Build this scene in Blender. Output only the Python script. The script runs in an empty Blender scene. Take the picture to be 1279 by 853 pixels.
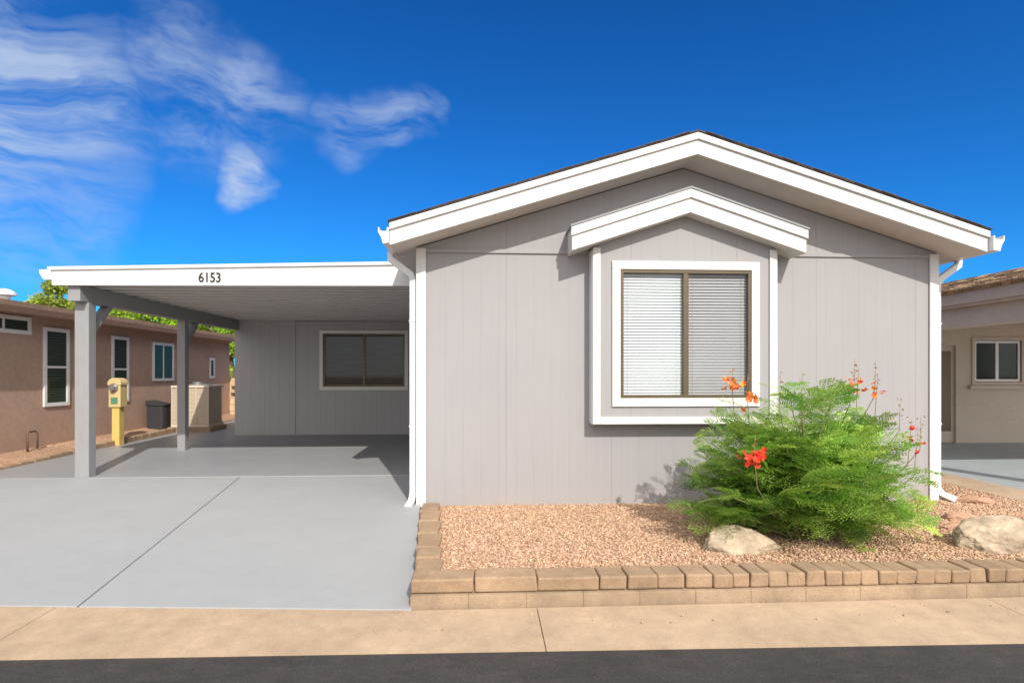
import bpy, bmesh, math, random
import numpy as np
from mathutils import Vector, Matrix, Euler
random.seed(7); rng = np.random.default_rng(7)
sc = bpy.context.scene
COL = sc.collection

# ------------------------------------------------------------ materials
def new_mat(name):
    m = bpy.data.materials.new(name); m.use_nodes = True
    nt = m.node_tree; nt.nodes.clear()
    out = nt.nodes.new('ShaderNodeOutputMaterial')
    b = nt.nodes.new('ShaderNodeBsdfPrincipled')
    nt.links.new(b.outputs[0], out.inputs[0])
    return m, nt, b, out

def noise(nt, scale, detail=4, rough=0.6, mscale=None, dist=0.0):
    tc = nt.nodes.new('ShaderNodeTexCoord')
    mp = nt.nodes.new('ShaderNodeMapping')
    nt.links.new(tc.outputs['Object'], mp.inputs[0])
    if mscale: mp.inputs['Scale'].default_value = mscale
    n = nt.nodes.new('ShaderNodeTexNoise')
    n.inputs['Scale'].default_value = scale
    n.inputs['Detail'].default_value = detail
    n.inputs['Roughness'].default_value = rough
    n.inputs['Distortion'].default_value = dist
    nt.links.new(mp.outputs[0], n.inputs['Vector'])
    return n.outputs['Fac']

def ramp(nt, fac, stops):
    r = nt.nodes.new('ShaderNodeValToRGB')
    el = r.color_ramp.elements
    while len(el) < len(stops): el.new(0.5)
    for e, (p, c) in zip(el, stops):
        e.position = p; e.color = (*c, 1) if len(c) == 3 else c
    nt.links.new(fac, r.inputs[0])
    return r.outputs[0]

def mix(nt, a, b, fac, mode='MIX'):
    m = nt.nodes.new('ShaderNodeMix'); m.data_type = 'RGBA'; m.blend_type = mode
    def setin(i, v):
        if isinstance(v, bpy.types.NodeSocket): nt.links.new(v, m.inputs[i])
        elif isinstance(v, (int, float)): m.inputs[i].default_value = v
        else: m.inputs[i].default_value = (*v, 1)
    setin(0, fac); setin(6, a); setin(7, b)
    return m.outputs[2]

def mth(nt, op, a, b=None, c=None):
    m = nt.nodes.new('ShaderNodeMath'); m.operation = op
    for i, v in enumerate((a, b, c)):
        if v is None: continue
        if isinstance(v, bpy.types.NodeSocket): nt.links.new(v, m.inputs[i])
        else: m.inputs[i].default_value = v
    return m.outputs[0]

def bump(nt, bsdf, h, strength=0.3, dist=0.01):
    b = nt.nodes.new('ShaderNodeBump')
    b.inputs['Strength'].default_value = strength
    b.inputs['Distance'].default_value = dist
    nt.links.new(h, b.inputs['Height'])
    nt.links.new(b.outputs[0], bsdf.inputs['Normal'])

def simple(name, col, rough=0.6, var=0.12, scale=8, bs=0.15, metallic=0.0, mscale=None, big=0.08, fine=120):
    m, nt, b, _ = new_mat(name)
    n1 = noise(nt, scale, 6, 0.65, mscale)
    n2 = noise(nt, scale * 0.13, 3, 0.5)
    lo = tuple(c * (1 - var) for c in col); hi = tuple(min(1, c * (1 + var)) for c in col)
    c = ramp(nt, n1, [(0.3, lo), (0.7, hi)])
    g = ramp(nt, n2, [(0.3, (1 - big,) * 3), (0.7, (1, 1, 1))])
    c = mix(nt, c, g, 1.0, 'MULTIPLY')
    nt.links.new(c, b.inputs['Base Color'])
    b.inputs['Roughness'].default_value = rough
    b.inputs['Metallic'].default_value = metallic
    if bs > 0: bump(nt, b, noise(nt, fine, 4, 0.6, mscale), bs, 0.004)
    return m

def siding(name, col, groove=0.2032, gs=0.35, rough=0.7):
    m, nt, b, _ = new_mat(name)
    tc = nt.nodes.new('ShaderNodeTexCoord'); sp = nt.nodes.new('ShaderNodeSeparateXYZ')
    nt.links.new(tc.outputs['Object'], sp.inputs[0])
    s = mth(nt, 'ADD', sp.outputs[0], sp.outputs[1])
    f = mth(nt, 'FRACT', mth(nt, 'DIVIDE', mth(nt, 'ADD', s, 20.13), groove))
    g = mth(nt, 'LESS_THAN', f, 0.035)
    f2 = mth(nt, 'FRACT', mth(nt, 'DIVIDE', mth(nt, 'ADD', s, 20.045), 1.2192))
    g2 = mth(nt, 'LESS_THAN', f2, 0.006)
    grain = noise(nt, 1.0, 6, 0.7, (160, 160, 9))
    blot = noise(nt, 1.3, 4, 0.6)
    n1 = noise(nt, 1.0, 5, 0.65, (34, 34, 1.0))
    c = ramp(nt, n1, [(0.25, tuple(k * 0.965 for k in col)), (0.75, tuple(k * 1.03 for k in col))])
    c = mix(nt, c, ramp(nt, blot, [(0.3, (0.95, 0.95, 0.955)), (0.7, (1, 1, 1))]), 1.0, 'MULTIPLY')
    gg = mth(nt, 'MULTIPLY', g, gs * 0.45)
    c = mix(nt, c, tuple(k * 0.45 for k in col), gg)
    c = mix(nt, c, tuple(k * 0.4 for k in col), mth(nt, 'MULTIPLY', g2, 0.35))
    dz = mth(nt, 'SUBTRACT', 1.0, mth(nt, 'DIVIDE', mth(nt, 'SUBTRACT', sp.outputs[2], 0.1), 0.25)); 
    dz2 = nt.nodes.new('ShaderNodeClamp'); nt.links.new(dz, dz2.inputs[0])
    c = mix(nt, c, (0.42, 0.33, 0.27), mth(nt, 'MULTIPLY', dz2.outputs[0], mth(nt, 'MULTIPLY', blot, 0.5)))
    nt.links.new(c, b.inputs['Base Color'])
    b.inputs['Roughness'].default_value = rough
    h = mth(nt, 'SUBTRACT', mth(nt, 'MULTIPLY', grain, 0.5), mth(nt, 'MAXIMUM', mth(nt, 'MULTIPLY', g, gs), g2))
    bump(nt, b, h, 0.5, 0.004)
    return m

M = {}
M['wall'] = siding('wall_paint', (0.335, 0.326, 0.332), gs=.3)
M['wing'] = siding('wing_paint', (0.44, 0.435, 0.44), gs=0.9)
M['white'] = simple('white_paint', (0.69, 0.685, 0.665), 0.5, 0.08, 3, 0.6, mscale=(3, 3, 20), big=0.14, fine=6)
M['whitemetal'] = simple('white_metal', (0.70, 0.70, 0.70), 0.35, 0.02, 3, 0.0)
M['soffit'] = simple('soffit_paint', (0.66, 0.60, 0.55), 0.7, 0.06, 4, 0.1)
M['ceil'] = simple('carport_ceiling', (0.56, 0.545, 0.54), 0.5, 0.05, 3, 0.05)
M['post'] = simple('post_paint', (0.28, 0.28, 0.285), 0.6, 0.08, 6, 0.3, mscale=(6, 6, 1))
M['shingle'] = simple('shingles', (0.085, 0.065, 0.055), 0.95, 0.5, 30, 0.8)
M['bronze'] = simple('bronze_frame', (0.13, 0.10, 0.06), 0.4, 0.1, 10, 0.0, metallic=0.4)
M['binp'] = simple('bin_plastic', (0.035, 0.035, 0.04), 0.6, 0.1, 10, 0.0)
M['num'] = simple('number_black', (0.015, 0.015, 0.015), 0.5, 0.05, 10, 0)
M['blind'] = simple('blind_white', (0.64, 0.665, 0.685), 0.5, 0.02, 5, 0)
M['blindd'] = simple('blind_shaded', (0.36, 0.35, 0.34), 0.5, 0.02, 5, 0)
M['blindg'] = simple('blind_greenish', (0.27, 0.33, 0.28), 0.5, 0.02, 5, 0)
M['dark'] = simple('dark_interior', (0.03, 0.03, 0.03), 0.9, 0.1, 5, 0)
M['stucco'] = simple('brown_stucco', (0.43, 0.29, 0.22), 0.9, 0.10, 12, 0.6, fine=70)
M['stuccob'] = simple('beige_stucco', (0.54, 0.46, 0.385), 0.9, 0.06, 12, 0.5, fine=70)
M['trimb'] = simple('brown_trim', (0.16, 0.09, 0.06), 0.7, 0.1, 12, 0.2)
M['vinyl'] = simple('white_vinyl', (0.76, 0.75, 0.73), 0.45, 0.03, 12, 0.0)
M['acm'] = simple('air_conditioner_paint', (0.68, 0.58, 0.45), 0.6, 0.05, 6, 0.0)
M['yel'] = simple('yellow_panel', (0.66, 0.48, 0.15), 0.5, 0.08, 6, 0.0)
M['tanm'] = simple('tan_metal', (0.60, 0.47, 0.22), 0.5, 0.08, 6, 0.0)
M['grn'] = simple('green_label', (0.08, 0.25, 0.15), 0.5, 0.08, 6, 0.0)
M['greym'] = simple('grey_metal', (0.4, 0.4, 0.4), 0.35, 0.05, 6, 0.0, metallic=0.7)
M['block'] = simple('tan_block', (0.66, 0.48, 0.29), 0.9, 0.12, 14, 0.5)
M['rock'] = simple('boulder_stone', (0.44, 0.345, 0.245), 0.9, 0.45, 6, 1.0, fine=22)
M['flag'] = simple('flagstone', (0.48, 0.28, 0.18), 0.9, 0.2, 9, 0.6, fine=25)
M['bark'] = simple('bark', (0.16, 0.11, 0.07), 0.9, 0.3, 20, 0.8)
M['stemg'] = simple('green_stem', (0.20, 0.20, 0.07), 0.7, 0.2, 20, 0.0)

def glass(name, tint, gl=1.0):
    m, nt, b, out = new_mat(name)
    nt.nodes.remove(b)
    tr = nt.nodes.new('ShaderNodeBsdfTransparent'); tr.inputs[0].default_value = (*tint, 1)
    g = nt.nodes.new('ShaderNodeBsdfGlossy'); g.inputs['Roughness'].default_value = 0.03
    g.inputs['Color'].default_value = (0.9, 0.9, 0.9, 1)
    fr = nt.nodes.new('ShaderNodeFresnel'); fr.inputs[0].default_value = 1.45
    f = mth(nt, 'MULTIPLY', fr.outputs[0], gl)
    mx = nt.nodes.new('ShaderNodeMixShader')
    nt.links.new(f, mx.inputs[0]); nt.links.new(tr.outputs[0], mx.inputs[1]); nt.links.new(g.outputs[0], mx.inputs[2])
    nt.links.new(mx.outputs[0], out.inputs[0])
    return m
M['glass'] = glass('clear_glass', (0.95, 0.96, 0.965), 0.6)
M['screen'] = glass('screened_glass', (0.84, 0.84, 0.84), 0.5)
M['glassd'] = glass('tinted_glass', (0.55, 0.55, 0.54), 0.8)
M['glassn'] = glass('insect_screened_glass', (0.66, 0.68, 0.66), 0.08)

def attr_mat(name, rough=0.8, trans=0.0, bs=0.0):
    m, nt, b, out = new_mat(name)
    a = nt.nodes.new('ShaderNodeAttribute'); a.attribute_name = 'Col'
    nt.links.new(a.outputs['Color'], b.inputs['Base Color'])
    b.inputs['Roughness'].default_value = rough
    if bs: bump(nt, b, noise(nt, 150, 3), bs, 0.003)
    if trans:
        t = nt.nodes.new('ShaderNodeBsdfTranslucent')
        nt.links.new(a.outputs['Color'], t.inputs[0])
        mx = nt.nodes.new('ShaderNodeMixShader'); mx.inputs[0].default_value = trans
        nt.links.new(b.outputs[0], mx.inputs[1]); nt.links.new(t.outputs[0], mx.inputs[2])
        nt.links.new(mx.outputs[0], out.inputs[0])
    return m
M['pebble'] = attr_mat('pebbles', 0.85, 0, 0.3)
M['leaf'] = attr_mat('leaves', 0.5, 0.4)
M['petal'] = attr_mat('petals', 0.6, 0.3)

def concrete(name, col, stain=0.12, rough=0.75, fine=0.2, patch=None, spots=0.0):
    m, nt, b, _ = new_mat(name)
    n1 = noise(nt, 1.2, 6, 0.65, dist=0.3); n2 = noise(nt, 6, 6, 0.7); n3 = noise(nt, 220, 2, 0.5)
    c = ramp(nt, n1, [(0.25, tuple(k * (1 - stain) for k in col)), (0.6, col), (0.85, tuple(k * (1 + stain * .5) for k in col))])
    if patch:
        c = mix(nt, c, patch, ramp(nt, noise(nt, 9.0, 9, 0.8, (.6, 1.4, 1), 0.1), [(0.46, (0, 0, 0)), (0.72, (.55, .55, .55))]))
        agg = noise(nt, 90, 3, 0.7)
        c = mix(nt, c, tuple(k*2.2 for k in patch), ramp(nt, agg, [(0.60, (0, 0, 0)), (0.70, (.5, .5, .5))]))
    if spots:
        c = mix(nt, c, tuple(k*.62 for k in col), ramp(nt, noise(nt, 3.1, 5, 0.6), [(0.60, (0, 0, 0)), (0.74, (spots,)*3)]))
    c = mix(nt, c, ramp(nt, n2, [(0.3, (1 - stain * .7,) * 3), (0.65, (1, 1, 1))]), 1.0, 'MULTIPLY')
    c = mix(nt, c, ramp(nt, n3, [(0.3, (1 - fine,) * 3), (0.7, (1, 1, 1))]), 1.0, 'MULTIPLY')
    nt.links.new(c, b.inputs['Base Color'])
    nt.links.new(mth(nt, 'ADD', mth(nt, 'MULTIPLY', n2, 0.25), rough - 0.12), b.inputs['Roughness'])
    bump(nt, b, n3, 0.15, 0.002)
    return m
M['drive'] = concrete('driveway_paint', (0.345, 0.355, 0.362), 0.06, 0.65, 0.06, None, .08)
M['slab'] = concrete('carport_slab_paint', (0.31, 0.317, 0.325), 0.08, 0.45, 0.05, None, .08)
M['ndrive'] = concrete('blue_grey_paint', (0.36, 0.40, 0.41), 0.1, 0.6, 0.05)
M['pave'] = concrete('tan_concrete', (0.58, 0.425, 0.285), 0.28, 0.85, 0.3, None, .35)
M['brick'] = concrete('edging_brick', (0.50, 0.34, 0.21), 0.38, 0.9, 0.45, None, .35)
M['ledge'] = concrete('ledge_concrete', (0.53, 0.38, 0.25), 0.38, 0.9, 0.4, None, .4)
M['road'] = concrete('asphalt', (0.058, 0.053, 0.051), 0.35, 0.85, 0.6, (.12, .10, .085))
M['earth'] = simple('desert_earth', (0.38, 0.27, 0.19), 0.95, 0.2, 3, 0.6)
M['gravel'] = simple('gravel_ground', (0.40, 0.25, 0.16), 0.95, 0.35, 60, 0.9, fine=60)

def tile_mat():
    m, nt, b, _ = new_mat('roof_tile')
    br = nt.nodes.new('ShaderNodeTexBrick')
    tc = nt.nodes.new('ShaderNodeTexCoord'); mp = nt.nodes.new('ShaderNodeMapping')
    mp.inputs['Rotation'].default_value = (0, 0, math.radians(90))
    nt.links.new(tc.outputs['Object'], mp.inputs[0]); nt.links.new(mp.outputs[0], br.inputs[0])
    br.inputs['Scale'].default_value = 3.0
    br.inputs['Color1'].default_value = (0.64, 0.43, 0.25, 1); br.inputs['Color2'].default_value = (0.44, 0.30, 0.18, 1)
    br.inputs['Mortar'].default_value = (0.16, 0.11, 0.07, 1); br.inputs['Mortar Size'].default_value = 0.02
    nt.links.new(mix(nt, br.outputs[0], ramp(nt, noise(nt, 9, 5), [(0.3, (.65, .65, .65)), (.7, (1, 1, 1))]), 1.0, 'MULTIPLY'), b.inputs['Base Color'])
    b.inputs['Roughness'].default_value = 0.9
    bump(nt, b, br.outputs['Fac'], -0.5, 0.02)
    return m
M['tile'] = tile_mat()
M['tilebrown'] = simple('brown_roof_tile', (0.26, 0.17, 0.11), 0.9, 0.3, 14, 0.6, fine=30)

# ------------------------------------------------------------ mesh helpers
class MB:
    def __init__(s): s.v = []; s.f = []
    def add(s, vs, fs):
        o = len(s.v); s.v += [tuple(v) for v in vs]; s.f += [tuple(i + o for i in f) for f in fs]; return s
    def box(s, x0, x1, y0, y1, z0, z1):
        return s.add([(x0,y0,z0),(x1,y0,z0),(x1,y1,z0),(x0,y1,z0),(x0,y0,z1),(x1,y0,z1),(x1,y1,z1),(x0,y1,z1)],
              [(0,3,2,1),(4,5,6,7),(0,1,5,4),(1,2,6,5),(2,3,7,6),(3,0,4,7)])
    def hexa(s, p):
        return s.add(p, [(0,3,2,1),(4,5,6,7),(0,1,5,4),(1,2,6,5),(2,3,7,6),(3,0,4,7)])
    def prism(s, poly, axis, a0, a1):
        n = len(poly)
        def P(u, w, a): return (u, a, w) if axis == 'Y' else ((a, u, w) if axis == 'X' else (u, w, a))
        vs = [P(u, w, a0) for u, w in poly] + [P(u, w, a1) for u, w in poly]
        fs = [tuple(range(n)), tuple(range(2*n-1, n-1, -1))] + [(i, i+n, (i+1) % n + n, (i+1) % n) for i in range(n)]
        return s.add(vs, fs)
    def cyl(s, c, r, h, axis='Z', n=20, r2=None):
        r2 = r if r2 is None else r2
        vs = []
        for k, (rr, a) in enumerate(((r, 0), (r2, h))):
            for i in range(n):
                t = 2*math.pi*i/n; u, w = rr*math.cos(t), rr*math.sin(t)
                vs.append({'Z': (c[0]+u, c[1]+w, c[2]+a), 'X': (c[0]+a, c[1]+u, c[2]+w), 'Y': (c[0]+u, c[1]+a, c[2]+w)}[axis])
        return s.add(vs, [tuple(range(n)), tuple(range(2*n-1, n-1, -1))] + [(i, i+n, (i+1) % n+n, (i+1) % n) for i in range(n)])
    def tube(s, pts, rad, n=6):
        pts = [Vector(p) for p in pts]; rings = []
        for i, p in enumerate(pts):
            d = (pts[min(i+1, len(pts)-1)] - pts[max(i-1, 0)]).normalized()
            a = d.orthogonal().normalized(); b = d.cross(a)
            r = rad[i] if isinstance(rad, (list, tuple)) else rad
            rings.append([p + (a*math.cos(2*math.pi*k/n) + b*math.sin(2*math.pi*k/n))*r for k in range(n)])
        vs = [v for r in rings for v in r]
        fs = [(i*n+k, i*n+(k+1) % n, (i+1)*n+(k+1) % n, (i+1)*n+k) for i in range(len(pts)-1) for k in range(n)]
        fs += [tuple(range(n)), tuple(range(len(vs)-1, len(vs)-n-1, -1))]
        return s.add(vs, fs)
    def rtube(s, pts, w, d):
        vs = []
        pts = [Vector(p) for p in pts]
        for i, p in enumerate(pts):
            t = (pts[min(i+1, len(pts)-1)] - pts[max(i-1, 0)]).normalized()
            n = Vector((0, 1, 0)); a = t.cross(n)
            if a.length < 1e-3: a = Vector((1, 0, 0))
            a.normalize(); b = a.cross(t).normalized()
            vs += [p+a*w/2+b*d/2, p-a*w/2+b*d/2, p-a*w/2-b*d/2, p+a*w/2-b*d/2]
        m = len(pts)
        fs = [(i*4+k, i*4+(k+1) % 4, (i+1)*4+(k+1) % 4, (i+1)*4+k) for i in range(m-1) for k in range(4)]
        fs += [(0, 1, 2, 3), tuple(4*(m-1)+k for k in (3, 2, 1, 0))]
        return s.add(vs, fs)

def make(mb, name, mat, parent=None, bevel=0, smooth=False, **props):
    me = bpy.data.meshes.new(name)
    me.from_pydata(mb.v, [], mb.f); me.update()
    bm = bmesh.new(); bm.from_mesh(me); bmesh.ops.recalc_face_normals(bm, faces=bm.faces)
    bm.to_mesh(me); bm.free()
    if smooth: me.shade_smooth()
    me.materials.append(M[mat] if isinstance(mat, str) else mat)
    o = bpy.data.objects.new(name, me); COL.objects.link(o)
    if bevel:
        bv = o.modifiers.new('bevel', 'BEVEL'); bv.width = bevel; bv.segments = 2; bv.limit_method = 'ANGLE'
    if parent: attach(o, parent)
    for k, v in props.items(): o[k] = v
    return o
def attach(o, parent):
    o.parent = parent
    if parent.type == 'EMPTY': o.matrix_parent_inverse = Matrix.Translation(-Vector(parent.location))
def empty(name, loc, label, category, group=None):
    e = bpy.data.objects.new(name, None); e.location = loc; e.empty_display_size = 0.3
    COL.objects.link(e); e['label'] = label; e['category'] = category
    if group: e['group'] = group
    return e

def np_mesh(name, verts, faces_n, face_idx, cols, mat, parent=None, smooth=False, **props):
    me = bpy.data.meshes.new(name)
    nf = len(face_idx)//faces_n
    me.vertices.add(len(verts)); me.vertices.foreach_set('co', verts.astype(np.float32).ravel())
    me.loops.add(len(face_idx)); me.loops.foreach_set('vertex_index', face_idx.astype(np.int32))
    me.polygons.add(nf)
    me.polygons.foreach_set('loop_start', (np.arange(nf)*faces_n).astype(np.int32))
    me.polygons.foreach_set('loop_total', np.full(nf, faces_n, dtype=np.int32))
    me.update(calc_edges=True)
    a = me.color_attributes.new('Col', 'FLOAT_COLOR', 'POINT')
    c4 = np.ones((len(verts), 4), dtype=np.float32); c4[:, :3] = cols
    a.data.foreach_set('color', c4.ravel())
    me.materials.append(M[mat])
    if smooth: me.shade_smooth()
    o = bpy.data.objects.new(name, me); COL.objects.link(o)
    if parent: attach(o, parent)
    for k, v in props.items(): o[k] = v
    return o

# ------------------------------------------------------------ ground
S = dict(kind='structure')
make(MB().add([(-400,-400,-.08),(400,-400,-.08),(400,400,-.08),(-400,400,-.08)], [(0,1,2,3)]), 'ground', 'earth', **S)
make(MB().box(-60, 60, -5, 3.62, -.09, -.035), 'road', 'road', **S)
def yb(x): return 3.893 + min(.5, max(0, -.49-x)*.078)
def yf(x): return 3.355 - .02*max(-6, min(6, x))
pv = MB(); xs = [-30.0, -6.95, -6.3, -2.93, -.49, .38, 3.62, 6.9, 10.2, 30]
gaps = {-6.3, -2.93, .38, 3.62, 6.9, 10.2}
for a, b in zip(xs[:-1], xs[1:]):
    a_ = a+(.003 if a in gaps else 0); b__ = b-(.003 if b in gaps else 0)
    pv.hexa([(a_,yf(a),-.12),(b__,yf(b),-.12),(b__,yb(b),-.12),(a_,yb(a),-.12),
             (a_,yf(a),-.022),(b__,yf(b),-.022),(b__,yb(b),0),(a_,yb(a),0)])
make(pv, 'pavement', 'pave', **S)
seam = lambda y: -2.76 - (y-3.9)*.132
def edge(y): return -.475 - (y-3.9)*.085
dv = MB()
y1 = 7.94
for L0, L1, R0, R1 in ((-6.95, -6.95, seam(4.08)-.006, seam(y1)-.006), (seam(4.08)+.006, seam(y1)+.006, edge(3.9), edge(y1))):
    ya, yc_ = yb(L0)+.005, yb(R0)+.005
    dv.hexa([(L0,ya,-.12),(R0,yc_,-.12),(R1,y1,-.12),(L1,y1,-.12),(L0,ya,.004),(R0,yc_,.004),(R1,y1,.205),(L1,y1,.205)])
make(dv, 'driveway', 'drive', bevel=.006, **S)
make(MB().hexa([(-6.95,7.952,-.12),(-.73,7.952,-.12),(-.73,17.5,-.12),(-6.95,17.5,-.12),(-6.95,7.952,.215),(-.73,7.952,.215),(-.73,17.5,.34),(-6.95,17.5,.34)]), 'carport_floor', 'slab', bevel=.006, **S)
gb = MB()
gb.hexa([(-.46,4.0,-.1),(6.35,4.0,-.1),(6.35,6.6,-.1),(-.66,6.6,-.1),(-.46,4.0,.125),(6.35,4.0,.125),(6.35,6.6,.105),(-.66,6.6,.105)])
gb.hexa([(5.3,6.6,-.1),(6.35,6.6,-.1),(6.35,16,-.1),(5.3,16,-.1),(5.3,6.6,.105),(6.35,6.6,.105),(6.35,16,.12),(5.3,16,.12)])
make(gb, 'gravel_bed', 'gravel', **S)
make(MB().box(6.35, 7.0, 4.2, 14, -.1, .115), 'path', 'pave', bevel=.008, **S)
make(MB().box(7.0, 14, 4.1, 12, -.1, .10), 'side_driveway', 'ndrive', **S)
nb = MB()
ys = [3.9, 8.6, 11.0, 14.0, 17.5]; zl = [.10, .36, .40, .42, .44]; zr_ = [.04, .20, .28, .34, .36]
for i in range(4):
    nb.hexa([(-7.75,ys[i],-.1),(-6.95,ys[i],-.1),(-6.95,ys[i+1],-.1),(-7.75,ys[i+1],-.1),
             (-7.75,ys[i],zl[i]),(-6.95,ys[i],zr_[i]),(-6.95,ys[i+1],zr_[i+1]),(-7.75,ys[i+1],zl[i+1])])
make(nb, 'gravel_terrain', 'gravel', **S)

def ico():
    bm = bmesh.new(); bmesh.ops.create_icosphere(bm, subdivisions=1, radius=1)
    v = np.array([x.co[:] for x in bm.verts]); f = np.array([[w.index for w in t.verts] for t in bm.faces]); bm.free()
    return v, f
IV, IF = ico()
def pebbles(name, P, r, pal):
    n = len(P)
    sc_ = r[:, None]*rng.uniform(.6, 1.35, (n, 3)); sc_[:, 2] *= .7
    V = IV[None]*sc_[:, None, :]*rng.uniform(.8, 1.2, (n, 12, 1))
    t = rng.uniform(0, 6.28, n); c, s = np.cos(t)[:, None], np.sin(t)[:, None]
    x = V[..., 0]*c - V[..., 1]*s; y = V[..., 0]*s + V[..., 1]*c
    V = np.stack([x, y, V[..., 2]], -1) + P[:, None, :]
    F = (IF[None] + (np.arange(n)*12)[:, None, None]).ravel()
    pal = np.array(pal); ci = pal[rng.integers(0, len(pal), n)]*rng.uniform(.75, 1.15, (n, 1))
    C = np.repeat(ci, 12, axis=0)
    return np_mesh(name, V.reshape(-1, 3), 3, F, C, 'pebble', kind='stuff', label='loose reddish tan landscaping gravel')
pal = [(.51,.32,.20),(.55,.36,.23),(.44,.265,.165),(.60,.44,.30),(.49,.33,.22),(.39,.225,.14),(.56,.36,.235)]
n = 52000
P = np.stack([rng.uniform(-.44, 6.33, n), 4.2 + (6.5-4.2)*rng.random(n), np.zeros(n)], 1)
P[:, 2] = .124 - (P[:, 1]-4.0)*.008 + rng.uniform(0, .010, n)
n2 = 7500
P2 = np.stack([rng.uniform(5.45, 6.33, n2), rng.uniform(6.5, 12, n2), np.full(n2, .112)], 1)
n3 = 6000
P3 = np.stack([rng.uniform(-7.58, -7.06, n3), rng.uniform(7.5, 16, n3), np.zeros(n3)], 1)
tt = (P3[:, 0]+7.75)/.8
P3[:, 2] = np.interp(P3[:, 1], ys, zl)*(1-tt) + np.interp(P3[:, 1], ys, zr_)*tt
n4 = 70
P4 = np.stack([rng.uniform(-.7, 6, n4), rng.uniform(3.6, 3.93, n4), np.full(n4, .0)], 1); P4[:, 2] = -.004 + (P4[:, 1]-3.6)*.01
P = np.concatenate([P, P2, P3, P4])
rr_ = rng.uniform(.006, .0145, len(P)); rr_[-n4:] *= .6
pebbles('gravel', P, rr_, pal)

# ------------------------------------------------------------ brick edging
e = MB()
def jb(x0, x1, y0, y1, z0, z1, j=.006):
    q = lambda: random.uniform(-j, j)
    dz = q()
    p = [(x0+q(),y0+q(),z0),(x1+q(),y0+q(),z0),(x1+q(),y1+q(),z0),(x0+q(),y1+q(),z0),
         (x0+q(),y0+q()*2,z1+dz),(x1+q(),y0+q()*2,z1+dz),(x1+q(),y1+q(),z1+dz),(x0+q(),y1+q(),z1+dz)]
    e.hexa(p)
x = -.49
CZ = .182
for w in (.44, .44, .44): jb(x+.002, x+w-.002, 3.97, 4.18, .082, CZ); x += w
for w in (.2, .22, .2, .2): jb(x+.002, x+w-.002, 3.97, 4.19, .082, CZ); x += w
while x < 6.3:
    w = random.uniform(.125, .15); jb(x+.002, x+w-.002, 3.965, 4.19, .08, CZ, .007); x += w
y = 4.2
for L in (.3, .28, .42, .42, .42, .38):
    o_ = -.085*(y+L/2-4.0)
    jb(-.465+o_, -.275+o_, y+.003, y+L-.003, .0, .165); y += L
edging = empty('brick_edging', (2, 4.08, 0), 'low tan brick border around the gravel bed beside the pavement', 'garden edging')
o = make(e, 'brick_cap', 'brick', edging, bevel=.014); o.modifiers['bevel'].segments = 3
l = MB(); x = -.49
while x < 6.3:
    w = .4; l.box(x+.0005, x+w-.0005, 3.935+random.uniform(-.002,.002), 4.16, -.05, .077); x += w
make(l, 'footing', 'ledge', edging, bevel=.003)
e = MB(); y = 5.6
while y < 15.5:
    zz = float(np.interp(y, ys, zr_)); jb(-7.07, -6.95, y+.004, y+.27, zz-.12, zz+.07, .006); y += .28
o = make(e, 'brick_edging', 'brick', bevel=.012); o['label'] = 'low brick border along the gravel beside the brown house'; o['category'] = 'garden edging'

# ------------------------------------------------------------ main house
XL, XR, HY = -.72, 5.41, 6.5
CX = 2.345
house = empty('house', (CX, HY, .1), 'grey single-storey manufactured house with white trim and a low gable', 'house')
zr = lambda x: 4.23 - .31*abs(x-CX)
wt = lambda x: zr(x) - .236
make(MB().prism([(XL, -.1), (XR, -.1), (XR, wt(XR)), (CX, wt(CX)), (XL, wt(XL))], 'Y', HY, 20), 'wall', 'wall', house)
EL, ER = -.97, 5.66
def chev(y0, y1, top, bot, l=EL, r=ER, zf=zr, cx=CX):
    return MB().prism([(l, zf(l)+bot), (cx, zf(cx)+bot), (r, zf(r)+bot), (r, zf(r)+top), (cx, zf(cx)+top), (l, zf(l)+top)], 'Y', y0, y1)
roof = make(chev(6.025, 20.3, .018, .004), 'roof', 'shingle', house)
tb = MB(); x = EL-.02
while x < ER:
    w_ = random.uniform(.13, .19); x1 = min(x+w_, ER+.02)
    if not (x < CX < x1):
        a = random.uniform(.020, .029); y_ = 6.018+random.uniform(-.006, .004)
        tb.hexa([(x+.003,y_,zr(x)+.016),(x1-.003,y_,zr(x1)+.016),(x1-.003,6.4,zr(x1)+.016),(x+.003,6.4,zr(x)+.016),
                 (x+.003,y_,zr(x)+a),(x1-.003,y_,zr(x1)+a),(x1-.003,6.4,zr(x1)+a),(x+.003,6.4,zr(x)+a)])
    x = x1
make(tb, 'shingle_course', 'shingle', house)
make(chev(6.06, 6.10, 0.0, -.235), 'fascia', 'white', house, bevel=.004)
make(chev(6.036, 6.058, -.002, -.075), 'trim', 'white', house, bevel=.004)
sf = chev(6.103, 20.2, -.2, -.222)
make(sf, 'soffit', 'soffit', house)
for (gx0, gx1, nm) in ((EL-.11, EL, 'l'), (ER, ER+.13, 'r')):
    if nm == 'l': poly = [(gx1-.002, 3.14), (gx1-.002, 2.98), (gx0+.05, 2.97), (gx0+.03, 3.04), (gx0, 3.09), (gx0, 3.14), (gx0+.012, 3.14), (gx0+.012, 3.10), (gx1-.02, 3.10), (gx1-.02, 3.14)]
    else: poly = [(gx0+.002, 3.14), (gx0+.002, 2.98), (gx1-.05, 2.97), (gx1-.03, 3.04), (gx1, 3.09), (gx1, 3.14), (gx1-.012, 3.14), (gx1-.012, 3.10), (gx0+.02, 3.10), (gx0+.02, 3.14)]
    make(MB().prism(poly, 'Y', 6.0, 20.2), 'gutter', 'whitemetal', house)
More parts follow.
